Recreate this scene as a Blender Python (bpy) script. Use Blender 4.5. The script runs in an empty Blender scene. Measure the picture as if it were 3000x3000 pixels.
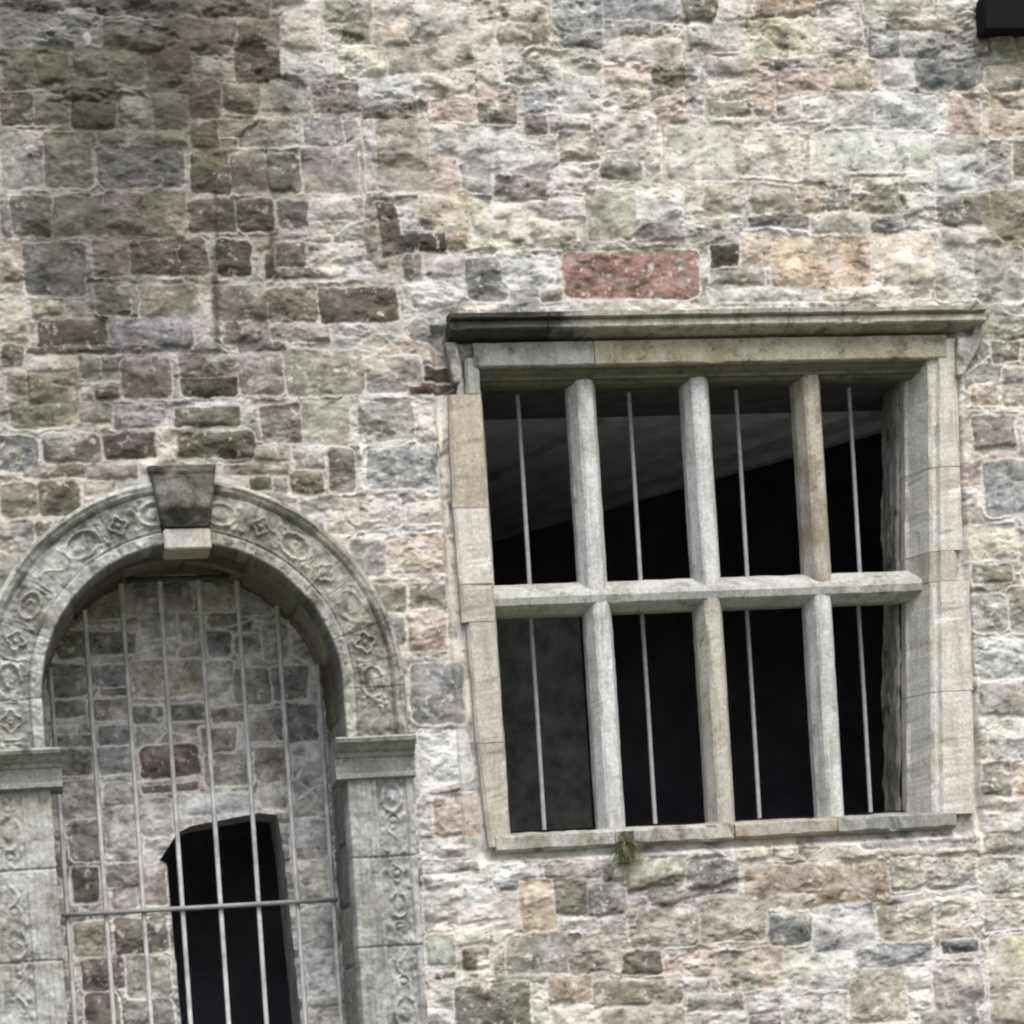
import bpy, bmesh, math, numpy as np
from mathutils import Matrix, Vector
rng = np.random.default_rng(7)
SC = bpy.context.scene
COL = SC.collection

# ------------------------------------------------------------------ camera, sky, sun
CAM = np.array([-2.6, -9.0, -1.6])
FPX, YAW, PITCH, ROLL, CX, CY = 6964.259, .170386384, -.0310903391, -.0660146915, 1365.75782, 3169.31851
_f = np.array([math.sin(YAW)*math.cos(PITCH), math.cos(YAW)*math.cos(PITCH), math.sin(PITCH)])
_r = np.array([math.cos(YAW), -math.sin(YAW), 0.0])
_u = np.cross(_r, _f)
RV = _r*math.cos(ROLL) + _u*math.sin(ROLL)
UV = -_r*math.sin(ROLL) + _u*math.cos(ROLL)
cam = bpy.data.cameras.new('camera'); cam_o = bpy.data.objects.new('camera', cam); COL.objects.link(cam_o)
M = Matrix.Identity(4)
for i in range(3):
    M[i][0] = RV[i]; M[i][1] = UV[i]; M[i][2] = -_f[i]; M[i][3] = CAM[i]
cam_o.matrix_world = M
cam.sensor_width = 36; cam.lens = FPX/3000*36
cam.shift_x = (1500-CX)/3000; cam.shift_y = (CY-1500)/3000
cam.clip_start = .1; cam.clip_end = 500
SC.camera = cam_o

SUN_EL, SUN_AZ = math.radians(56), math.radians(10)     # azimuth measured from the wall's normal towards the right
world = bpy.data.worlds.new("World"); SC.world = world; world.use_nodes = True
nt = world.node_tree; nt.nodes.clear()
sky = nt.nodes.new('ShaderNodeTexSky'); sky.sky_type = 'NISHITA'; sky.sun_disc = False
sdir = Vector((math.sin(SUN_AZ)*math.cos(SUN_EL), -math.cos(SUN_AZ)*math.cos(SUN_EL), math.sin(SUN_EL)))
sky.sun_elevation = SUN_EL; sky.sun_rotation = math.atan2(sdir.x, sdir.y)
sky.air_density = 1.0; sky.dust_density = 3.6; sky.ozone_density = 0.3
bg = nt.nodes.new('ShaderNodeBackground'); bg.inputs[1].default_value = .15
wo = nt.nodes.new('ShaderNodeOutputWorld'); nt.links.new(sky.outputs[0], bg.inputs[0]); nt.links.new(bg.outputs[0], wo.inputs[0])
sun = bpy.data.lights.new('sun', 'SUN'); sun.energy = 1.3; sun.angle = math.radians(28); sun.color = (1, .985, .965)
sun_o = bpy.data.objects.new('sun', sun); COL.objects.link(sun_o)
sun_o.rotation_euler = (-sdir).to_track_quat('-Z', 'Y').to_euler()
SC.view_settings.view_transform = 'Standard'; SC.view_settings.look = 'None'
SC.view_settings.exposure = 0.76; SC.view_settings.gamma = 1
SC.cycles.filter_width = 2.2

# ------------------------------------------------------------------ helpers
def W(px, py, depth=0.0):
    """point of the plane y=depth (metres behind the wall face) that was measured at (px,py) on the photo"""
    d = _f + RV*(px-CX)/FPX - UV*(py-CY)/FPX
    t = (depth-CAM[1])/d[1]; p = CAM + d*t
    return p[0], p[2]
def lin(c):
    c = np.asarray(c, float)/255
    return np.where(c <= .04045, c/12.92, ((c+.055)/1.055)**2.4)
ALB = .84
def alb(c): return lin(c)*ALB

def hashn(ix, iy, seed):
    n = (ix.astype(np.int64)*374761393 + iy.astype(np.int64)*668265263 + seed*974634777) & 0x7fffffff
    n = ((n ^ (n >> 13))*1274126177) & 0x7fffffff
    n = ((n ^ (n >> 16))*1911520717) & 0x7fffffff
    return (n ^ (n >> 15)) / float(0x7fffffff)
def vn(x, y, seed=0):
    ix = np.floor(x); iy = np.floor(y); fx = x-ix; fy = y-iy
    fx = fx*fx*fx*(fx*(fx*6-15)+10); fy = fy*fy*fy*(fy*(fy*6-15)+10)
    a = hashn(ix, iy, seed); b = hashn(ix+1, iy, seed); c = hashn(ix, iy+1, seed); d = hashn(ix+1, iy+1, seed)
    return (a*(1-fx)+b*fx)*(1-fy) + (c*(1-fx)+d*fx)*fy
def fbm(x, y, f, o=4, seed=0, g=.5):
    s = np.zeros(np.broadcast(x, y).shape); a = 1.0; t = 0
    ca, sa = math.cos(.6), math.sin(.6)
    for k in range(o):
        xr = x*ca - y*sa; yr = x*sa + y*ca
        s += a*(vn(xr*f+17.3*k, yr*f-9.1*k, seed+k)-.5)*2; t += a; a *= g; f *= 2.03
        x, y = xr, yr
    return s/t
def ss(a, b, x):
    t = np.clip((x-a)/(b-a), 0, 1); return t*t*(3-2*t)

def link(name, me, mat=None, parent=None, smooth=True):
    o = bpy.data.objects.new(name, me); COL.objects.link(o)
    if mat: me.materials.append(mat)
    if parent: o.parent = parent
    if smooth: me.polygons.foreach_set('use_smooth', np.ones(len(me.polygons), bool))
    return o
def tag(o, label=None, cat=None, group=None, kind=None):
    if label: o['label'] = label
    if cat: o['category'] = cat
    if group: o['group'] = group
    if kind: o['kind'] = kind
    return o
def empty(name, loc=(0, 0, 0), parent=None):
    o = bpy.data.objects.new(name, None); COL.objects.link(o); o.location = loc
    if parent: o.parent = parent
    return o
def grid_mesh(name, P, col=None, keep=None):
    """P (n,m,3) positions, col (n,m,3) linear colours, keep (n-1,m-1) faces"""
    n, m = P.shape[:2]
    idx = np.arange(n*m).reshape(n, m)
    q = np.stack([idx[:-1, :-1], idx[:-1, 1:], idx[1:, 1:], idx[1:, :-1]], -1)
    q = q[keep] if keep is not None else q.reshape(-1, 4)
    me = bpy.data.meshes.new(name)
    me.vertices.add(n*m); me.vertices.foreach_set('co', P.reshape(-1).astype(np.float32))
    me.loops.add(q.size); me.loops.foreach_set('vertex_index', q.reshape(-1).astype(np.int32))
    me.polygons.add(len(q)); me.polygons.foreach_set('loop_start', (np.arange(len(q))*4).astype(np.int32))
    me.update(calc_edges=True)
    if col is not None:
        a = me.color_attributes.new('col', 'FLOAT_COLOR', 'POINT')
        c = np.ones((n*m, 4), np.float32); c[:, :3] = col.reshape(-1, 3)
        a.data.foreach_set('color', c.reshape(-1))
    return me
def poly_mesh(name, V, F):
    me = bpy.data.meshes.new(name); me.from_pydata([tuple(v) for v in V], [], F); me.update(); return me
def box_mesh(name, a, b, cut=0, jit=0, bev=.006):
    bm = bmesh.new(); bmesh.ops.create_cube(bm, size=1)
    a = np.array(a, float); b = np.array(b, float)
    for v in bm.verts:
        v.co = Vector([(a[i]+b[i])/2 + v.co[i]*(b[i]-a[i]) for i in range(3)])
    if bev: bmesh.ops.bevel(bm, geom=bm.edges[:], offset=bev, segments=2, affect='EDGES')
    if cut:
        bmesh.ops.subdivide_edges(bm, edges=[e for e in bm.edges if e.calc_length() > .03], cuts=cut, use_grid_fill=True)
    if jit:
        for v in bm.verts:
            c = v.co; x = c.x+c.y*.7; z = c.z+c.y*.3
            v.co.y += float(fbm(np.array([x]), np.array([z]), 14, 3, 5)[0])*jit
            v.co.x += float(fbm(np.array([z]), np.array([c.y]), 16, 2, 8)[0])*jit*.7
    me = bpy.data.meshes.new(name); bm.to_mesh(me); bm.free(); return me
def sweep(name, prof, p0, p1, step=.02, jit=.002, seed=0, wear=0.004):
    """closed profile [(u,y)] swept from p0 to p1 (both in the wall plane, x/z); u is across the run, y is depth.
       jitter gives the chipped, uneven arrises of weathered stone"""
    p0 = np.array(p0, float); p1 = np.array(p1, float); d = p1-p0; L = np.hypot(*d); d = d/L
    nrm = np.array([d[1], -d[0]])
    n = max(2, int(L/step)+1); k = len(prof); V = []
    for i in range(n):
        s = L*i/(n-1)
        for j, (u, y) in enumerate(prof):
            x = p0[0]+d[0]*s+nrm[0]*u; z = p0[1]+d[1]*s+nrm[1]*u
            a = float(fbm(np.array([s*1.0+seed*3.1]), np.array([j*1.7]), 12, 3, seed)[0])
            b = float(fbm(np.array([s*1.0+seed*1.3]), np.array([j*2.3+5]), 25, 3, seed+9)[0])
            chip = max(0, a-.35)*wear*4
            V.append((x+nrm[0]*a*jit, y+b*jit+chip, z+nrm[1]*a*jit))
    F = []
    for i in range(n-1):
        for j in range(k):
            j2 = (j+1) % k
            F.append((i*k+j, i*k+j2, (i+1)*k+j2, (i+1)*k+j))
    F.append(tuple(range(k))[::-1]); F.append(tuple((n-1)*k+j for j in range(k)))
    me = poly_mesh(name, V, F)
    bm = bmesh.new(); bm.from_mesh(me); bmesh.ops.recalc_face_normals(bm, faces=bm.faces[:]); bm.to_mesh(me); bm.free()
    return me
def tube_mesh(name, pts, r, seg=8, sq=False):
    pts = [np.array(p, float) for p in pts]; V = []; F = []
    for i, p in enumerate(pts):
        t = pts[min(i+1, len(pts)-1)] - pts[max(i-1, 0)]; t = t/np.linalg.norm(t)
        a = np.cross(t, [0, 1, 0]) if abs(t[1]) < .9 else np.cross(t, [1, 0, 0]); a = a/np.linalg.norm(a); b = np.cross(t, a)
        for k in range(seg):
            th = 2*math.pi*(k+.5*(sq))/seg; V.append(p + r*(a*math.cos(th)+b*math.sin(th)))
    for i in range(len(pts)-1):
        for k in range(seg):
            k2 = (k+1) % seg; F.append((i*seg+k, i*seg+k2, (i+1)*seg+k2, (i+1)*seg+k))
    F.append(tuple(range(seg))); F.append(tuple(range((len(pts)-1)*seg, len(pts)*seg))[::-1])
    return poly_mesh(name, V, F)

# ------------------------------------------------------------------ materials
def new_mat(name):
    m = bpy.data.materials.new(name); m.use_nodes = True; n = m.node_tree; n.nodes.clear()
    out = n.nodes.new('ShaderNodeOutputMaterial'); bs = n.nodes.new('ShaderNodeBsdfPrincipled')
    n.links.new(bs.outputs[0], out.inputs[0]); bs.inputs['Roughness'].default_value = .93
    bs.inputs['Specular IOR Level'].default_value = .25
    return m, n, bs
def noise(n, scale, detail=4, rough=.6, vec=None):
    t = n.nodes.new('ShaderNodeTexNoise'); t.inputs['Scale'].default_value = scale
    t.inputs['Detail'].default_value = detail; t.inputs['Roughness'].default_value = rough
    if vec: n.links.new(vec, t.inputs['Vector'])
    return t.outputs['Fac']
def ramp(n, fac, a, b, c0=(0, 0, 0, 1), c1=(1, 1, 1, 1)):
    r = n.nodes.new('ShaderNodeValToRGB'); n.links.new(fac, r.inputs[0])
    r.color_ramp.elements[0].position = a; r.color_ramp.elements[1].position = b
    r.color_ramp.elements[0].color = c0; r.color_ramp.elements[1].color = c1
    return r.outputs[0]
def mix(n, fac, a, b, mode='MIX'):
    m = n.nodes.new('ShaderNodeMix'); m.data_type = 'RGBA'; m.blend_type = mode
    for s, v in ((m.inputs['Factor'], fac), (m.inputs['A'], a), (m.inputs['B'], b)):
        if isinstance(v, (int, float)): s.default_value = v
        elif isinstance(v, (tuple, list, np.ndarray)): s.default_value = (*[float(q) for q in v][:3], 1)
        else: n.links.new(v, s)
    return m.outputs['Result']
def bump(n, bs, fac, strength, dist):
    b = n.nodes.new('ShaderNodeBump'); b.inputs['Strength'].default_value = strength; b.inputs['Distance'].default_value = dist
    n.links.new(fac, b.inputs['Height']); n.links.new(b.outputs[0], bs.inputs['Normal'])
def mat_rubble(name='rubble_masonry'):
    m, n, bs = new_mat(name)
    at = n.nodes.new('ShaderNodeAttribute'); at.attribute_name = 'col'
    tc = n.nodes.new('ShaderNodeTexCoord').outputs['Object']
    g1 = ramp(n, noise(n, 70, 3, .6, tc), .3, .7, (.84, .84, .83, 1), (1.15, 1.15, 1.16, 1))
    n.links.new(mix(n, 1.0, at.outputs['Color'], g1, 'MULTIPLY'), bs.inputs['Base Color'])
    bump(n, bs, noise(n, 130, 5, .7, tc), .32, .005)
    return m
def mat_dressed(name, base, alt, dark, alt_amt=.5, dark_amt=.3, streak=0.0, seed=0.0, xr=None):
    """weathered dressed stone: base colour, lichen / mineral patches, black algae, faint vertical streaks"""
    m, n, bs = new_mat(name)
    tcn = n.nodes.new('ShaderNodeTexCoord'); mp = n.nodes.new('ShaderNodeMapping')
    mp.inputs['Location'].default_value = (seed, seed*.7, seed*1.3); n.links.new(tcn.outputs['Object'], mp.inputs[0]); tc = mp.outputs[0]
    c = mix(n, ramp(n, noise(n, 7, 5, .65, tc), .62-.3*alt_amt, .78-.3*alt_amt), alb(base), alb(alt))
    c = mix(n, ramp(n, noise(n, 11, 6, .72, tc), .72-.35*dark_amt, .82-.25*dark_amt), c, alb(dark))
    if streak:
        mp2 = n.nodes.new('ShaderNodeMapping'); mp2.inputs['Scale'].default_value = (1, 1, .08); n.links.new(tcn.outputs['Object'], mp2.inputs[0])
        c = mix(n, ramp(n, noise(n, 38, 3, .6, mp2.outputs[0]), .5, .75, (0, 0, 0, 1), (streak, streak, streak, 1)), c, alb(dark))
    if xr:      # an old run of soot that fades along the moulding
        sx = n.nodes.new('ShaderNodeSeparateXYZ'); n.links.new(tcn.outputs['Object'], sx.inputs[0])
        mr = n.nodes.new('ShaderNodeMapRange'); mr.inputs[1].default_value = xr[0]; mr.inputs[2].default_value = xr[1]; mr.inputs[3].default_value = 1; mr.inputs[4].default_value = 0
        n.links.new(sx.outputs[0], mr.inputs[0])
        ad = n.nodes.new('ShaderNodeMath'); ad.operation = 'ADD'; n.links.new(mr.outputs[0], ad.inputs[0]); n.links.new(noise(n, 9, 5, .7, tcn.outputs['Object']), ad.inputs[1])
        c = mix(n, ramp(n, ad.outputs[0], .70, 1.5, (0, 0, 0, 1), (.92, .92, .92, 1)), c, alb((50, 51, 47)))
    g = ramp(n, noise(n, 85, 3, .7, tc), .3, .7, (.74, .74, .72, 1), (1.22, 1.22, 1.24, 1))
    c = mix(n, 1.0, c, g, 'MULTIPLY')
    n.links.new(c, bs.inputs['Base Color'])
    bump(n, bs, noise(n, 60, 6, .7, tc), .6, .006)
    return m
def mat_plain(name, c, rough=.9, metal=0, var=.25, scale=20):
    m, n, bs = new_mat(name); bs.inputs['Roughness'].default_value = rough; bs.inputs['Metallic'].default_value = metal
    tc = n.nodes.new('ShaderNodeTexCoord').outputs['Object']
    g = ramp(n, noise(n, scale, 4, .6, tc), .3, .7, (1-var,)*3+(1,), (1+var,)*3+(1,))
    n.links.new(mix(n, 1.0, alb(c), g, 'MULTIPLY'), bs.inputs['Base Color'])
    bump(n, bs, noise(n, scale*4, 4, .6, tc), .3, .004)
    return m
M_rubble = mat_rubble()
M_light = mat_dressed('pale_limestone', (208, 209, 206), (184, 184, 178), (122, 121, 112), .5, .35, .6)
M_light2 = mat_dressed('pale_limestone_stained', (180, 176, 164), (150, 142, 120), (105, 94, 80), .6, .4, .5, 3.1)
M_transom = mat_dressed('transom_stone', (188, 189, 184), (164, 164, 156), (104, 104, 94), .55, .45, .4, 21.1)
M_cream = mat_dressed('cream_jamb_stone', (192, 188, 175), (172, 169, 157), (126, 120, 102), .55, .35, .4, 1.7)
M_bright = mat_dressed('bright_jamb_stone', (208, 205, 196), (194, 190, 176), (142, 136, 120), .5, .3, .45, 5.2)
M_head = mat_dressed('lichened_head_stone', (172, 168, 148), (150, 144, 116), (84, 78, 60), .6, .5, .3, 2.2)
M_hood = mat_dressed('weathered_hood_stone', (186, 184, 172), (154, 153, 140), (88, 86, 74), .6, .45, .4, 4.4, (W(1480, 960)[0], W(1750, 960)[0]))
M_hoodblack = mat_dressed('blackened_hood_stone', (66, 68, 62), (88, 90, 82), (34, 34, 30), .4, .4, .2, 6.4)
M_keyblack = mat_dressed('blackened_keystone', (88, 87, 80), (120, 118, 108), (42, 41, 37), .5, .68, .35, 8.4)
M_soffit = mat_dressed('mossy_soffit_stone', (92, 84, 62), (112, 104, 80), (58, 52, 38), .5, .4, 0, 7.4)
M_reveal = mat_dressed('grey_reveal_stone', (122, 120, 112), (98, 96, 88), (62, 58, 50), .6, .4, .2, 9.4)
M_grey = mat_dressed('grey_impost_stone', (160, 161, 154), (132, 133, 125), (80, 82, 74), .5, .45, .35, 10.4)
M_sill = mat_dressed('mottled_sill_stone', (186, 185, 177), (150, 148, 138), (104, 101, 90), .6, .6, 0, 11.4)
M_iron = mat_plain('galvanised_iron', (198, 199, 200), .6, .0, .35, 14)
M_iron_dull = mat_plain('dull_grey_iron', (136, 136, 138), .55, .0, .2, 30)
M_dark = mat_plain('sooty_interior_plaster', (140, 140, 156), .95, 0, .3, 3)
M_ceil = mat_plain('grey_boarded_ceiling', (206, 206, 216), .95, 0, .2, 8)
M_inner = mat_plain('dim_inner_plaster', (100, 100, 97), .95, 0, .45, 11)
M_black = mat_plain('matt_black', (12, 13, 14), .95, 0, .3, 8)
M_gravel = mat_plain('gravel', (104, 104, 88), .95, 0, .35, 40)

# ------------------------------------------------------------------ rubble height field
PAL = dict(g=(192, 188, 181), G=(156, 152, 145), d=(112, 109, 102), D=(72, 67, 58), b=(118, 121, 121), B=(152, 155, 155), p=(128, 119, 108),
           q=(98, 89, 79), c=(216, 207, 184), w=(228, 221, 209), o=(168, 163, 145), O=(102, 98, 80), s=(198, 190, 176), r=(150, 112, 98),
           k=(192, 172, 156), n=(204, 176, 142), t=(188, 172, 146), R=(90, 70, 60), h=(203, 204, 196), y=(212, 202, 168), m=(130, 126, 108), N=(168, 148, 122), e=(192, 195, 200))
# measured stones of the wall and one painted shadow patch: left top right bottom colour
STONES = """
0 -40 270 28 b|290 -40 520 50 d|520 -40 790 45 d|0 42 300 138 B|305 72 480 160 d|480 60 680 165 p|690 60 820 150 p|700 150 825 235 q
0 145 110 268 m|110 150 205 250 O|215 150 300 230 d|300 145 420 250 m|425 130 560 225 q|560 185 700 222 o|0 280 92 368 q|100 290 200 365 m|205 240 330 300 O
215 305 340 378 D|350 290 440 380 o|440 200 560 270 p|450 275 545 375 m|555 235 640 345 q|650 240 760 335 m|640 345 770 400 o|770 240 900 330 G|830 40 940 140 s|830 150 980 230 g
940 -20 1090 60 o|1000 70 1080 120 m|100 -10 200 40 q|905 240 1060 330 p|560 360 640 432 O|380 385 545 425 o
0 388 120 553 G|125 392 268 552 m|285 432 538 548 b|560 445 668 570 O|674 450 780 565 p|785 455 880 562 d|888 432 1045 565 G|700 345 880 428 G|890 340 1000 425 B
0 570 25 690 G|30 575 150 690 d|155 572 300 690 m|305 565 420 688 p|425 565 545 690 m|552 588 690 682 q|695 585 800 680 q|815 592 905 672 d|910 580 1060 640 s
-10 705 68 830 k|75 715 250 868 b|272 708 370 802 o|382 702 604 803 q|632 708 735 806 D|775 745 800 812 D|805 710 900 780 p|905 715 1060 770 g|800 786 1010 815 q
282 832 382 918 d|412 840 578 925 m|622 836 780 938 p|785 840 930 940 p|935 842 1165 942 q|0 880 78 1000 c|92 878 180 925 o|110 940 310 1012 q|318 930 560 1022 B|655 945 790 1005 p|800 950 960 1000 G
0 1010 70 1075 m|80 1015 345 1036 q|352 996 520 1032 b|700 1005 840 1030 d|20 1085 78 1165 s|85 1095 228 1190 m|232 1045 290 1110 G|282 1132 345 1164 D|358 1050 500 1166 p|528 1042 690 1105 p|530 1108 690 1162 D
695 1045 830 1155 p|838 1030 1065 1155 o|35 1175 225 1250 m|232 1180 325 1235 G|335 1190 480 1250 B|510 1196 700 1250 O|765 1186 880 1300 p|885 1180 1020 1300 o
-10 1280 108 1378 b|125 1272 296 1352 p|308 1270 452 1340 q|510 1268 742 1340 O|748 1312 850 1350 o|862 1325 950 1372 G|855 1380 950 1445 p|968 1312 1042 1440 m
70 1362 250 1398 m|255 1360 400 1402 p|650 1362 850 1390 m|0 1418 110 1515 m|115 1410 232 1512 O|735 1402 800 1432 O|240 1410 330 1450 o|-10 1530 95 1620 G|100 1530 160 1580 p|-10 1630 60 1720 G
880 1452 1000 1500 G|960 1500 1040 1560 s|-10 1730 40 1850 m|-10 1860 60 1960 p
1075 1045 1235 1145 G|1245 1074 1322 1112 D|1196 1122 1338 1150 R|1052 1180 1205 1292 G|1215 1180 1288 1292 s|1078 1312 1282 1432 B
1000 1460 1172 1545 s|1192 1480 1312 1534 s|1030 1572 1130 1682 G|1135 1570 1318 1680 t|1095 1712 1188 1792 m|1200 1714 1308 1782 m|1196 1795 1305 1902 k|1120 1800 1185 1890 G|1205 1945 1365 2118 b|1315 1880 1370 1925 c
1225 2142 1378 2290 h|1268 2328 1405 2448 k|1240 2458 1430 2508 h|1245 2530 1400 2556 G|1240 2566 1420 2598 w|1242 2604 1430 2650 h|1245 2660 1340 2725 G|1345 2660 1440 2700 s|1252 2740 1330 2830 B|1352 2775 1432 2838 m|1270 2850 1330 2868 d
1335 2885 1555 3060 d|1565 2890 1608 3060 h|1450 2540 1570 2575 h|1450 2580 1520 2610 B|1440 2612 1520 2720 s|1530 2580 1622 2722 n|1630 2575 1720 2680 m|1725 2590 1830 2680 G|1640 2690 1692 2722 w|1700 2686 1752 2726 w|1760 2690 1832 2732 g
1490 2740 1660 2852 G|1665 2742 1832 2850 o|1600 2532 1760 2570 G|1765 2530 1830 2580 d|1835 2520 2000 2600 m|1840 2610 1900 2650 g|1840 2660 2040 2770 o|1905 2605 2040 2655 G|1815 2790 1938 2850 O
1605 2860 1735 2935 N|1740 2875 1990 2945 m|1620 2945 1740 3050 s|1760 2955 2000 3060 o|2010 2520 2165 2625 G|2050 2635 2235 2758 o|1950 2785 2100 2855 k|2105 2790 2240 2900 o|2195 2780 2285 2890 k|2010 2910 2180 2960 G
2182 2530 2600 2650 N|2150 2450 2330 2515 c|2250 2680 2382 2766 b|2385 2645 2562 2788 e|2575 2650 2730 2752 o|2610 2510 2700 2600 o|2290 2785 2500 2900 h|2510 2765 2730 2825 B|2760 2756 2865 2792 b
2490 2840 2650 2990 o|2735 2828 2880 2955 G|2655 2850 2725 2900 s|2300 2915 2480 3050 g|2200 2970 2290 3060 p|2500 3000 2700 3080 o|2700 2960 2870 3060 G|2900 2740 3060 2860 y|2905 2870 3060 3050 o|2520 2400 2680 2480 G|2690 2390 2858 2480 g|2885 2385 3060 2440 g|2885 2450 3060 2500 G
2705 2510 2860 2600 G|2870 2515 3060 2615 g|2740 2630 2870 2700 c|2880 2640 3060 2720 g
2845 1130 2925 1190 t|2940 1080 3060 1190 o|2852 1225 2975 1312 p|2985 1220 3060 1330 s|2885 1350 3060 1502 B|2835 1545 2980 1636 y|2990 1530 3060 1640 o|2850 1655 2965 1705 m|2845 1745 2950 1850 G|2960 1720 3060 1850 G|2860 1870 3060 1990 h
2870 2005 3060 2095 G|2900 2110 3060 2220 h|2880 2235 2960 2330 G|2965 2240 3060 2330 t|2870 2340 3000 2378 g
2880 930 3060 990 o|2905 1000 2990 1060 m
2000 -20 2090 62 d|2100 10 2200 60 w|2215 -30 2400 45 N|2010 75 2175 140 g|2190 50 2400 168 y|2410 25 2520 130 s|2530 -20 2700 45 s|2548 65 2790 92 m|2545 98 2640 168 b|2645 100 2850 175 B|2690 180 2860 258 b|2590 175 2685 250 g|2840 112 2898 160 p
2440 190 2560 262 t|2275 215 2432 272 k|2205 175 2268 335 t|2070 165 2195 215 G|2070 232 2200 290 c|2080 295 2200 335 m|2010 160 2060 330 g|2890 195 3060 262 o|2905 270 3060 325 t|2900 330 3060 400 t
2432 278 2560 368 g|2565 280 2740 378 h|2778 288 2870 395 k|1952 372 2148 528 g|2155 378 2338 518 s|2350 290 2425 350 s|2382 392 2722 502 h|2740 400 2890 450 G|2745 460 2860 560 h|2865 430 2960 560 g|2970 420 3060 520 m
2068 550 2172 624 o|2205 545 2330 618 o|2340 545 2420 615 t|2428 560 2495 610 G|2500 530 2635 562 c|2502 575 2665 622 m|2190 632 2365 664 d|2372 618 2545 680 s|2555 632 2640 680 G|2645 570 2740 670 g|2750 580 2900 660 m|2910 560 3060 700 o
2082 718 2160 778 D|2085 785 2240 832 m|2170 690 2260 780 t|2262 695 2545 842 n|2552 682 2735 832 y|2740 735 2852 880 g|2858 725 3000 885 G|2080 845 2400 880 g|2410 842 2720 876 c
1650 738 2048 872 r|1180 750 1235 822 d|1245 752 1360 810 g|1362 756 1480 882 b|1455 738 1622 835 h|1590 835 1640 885 o
1110 600 1165 750 q|1170 592 1225 690 g|1135 692 1300 742 D|1230 568 1370 682 t|1305 690 1366 735 N|1380 585 1450 720 y|1398 600 1540 640 c|1460 642 1545 725 c|1555 585 1720 640 s|1560 645 1690 722 c|1722 565 1860 700 o|1870 555 2000 630 h|1865 640 2000 705 G
1070 350 1100 560 g|1105 352 1255 560 o|1262 372 1340 450 s|1262 455 1340 560 k|1348 382 1448 470 g|1350 475 1440 560 B|1455 396 1632 520 g|1640 390 1760 470 o|1740 330 1915 470 s|1765 475 1875 525 m|1450 532 1600 585 p|1620 530 1750 560 s
1395 -30 1455 250 c|1100 -20 1200 60 s|1205 -20 1385 110 s|1100 70 1200 135 t|1465 20 1600 70 c|1460 80 1600 130 m|1620 -20 1760 90 B|1765 -20 1980 60 B|1640 100 1760 140 b|1770 70 1900 110 G|1005 130 1130 215 c|1140 130 1260 210 o|1060 225 1215 290 h
1260 120 1380 200 o|1230 220 1380 280 c|1390 260 1500 300 k|1260 290 1390 355 k|1400 305 1510 360 p|1545 160 1640 240 g|1650 150 1760 330 g|1540 250 1640 330 B|1775 190 1900 250 k|1780 260 1900 320 s|1820 120 1990 180 s|1910 190 2000 250 m|1540 338 1605 392 p|1065 300 1220 345 m
"""
def parse(txt):
    L = []
    for s in txt.replace('\n', '|').split('|'):
        s = s.split()
        if len(s) == 5: L.append((*map(float, s[:4]), s[4]))
    return L
def axis(lo, flo, fhi, hi, step, coarse):
    a = np.arange(flo, fhi, step)
    l = np.arange(lo, flo, coarse); r = np.arange(fhi, hi+coarse, coarse)
    return np.concatenate([l[:np.searchsorted(l, flo-1e-6)], a, r])

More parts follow.
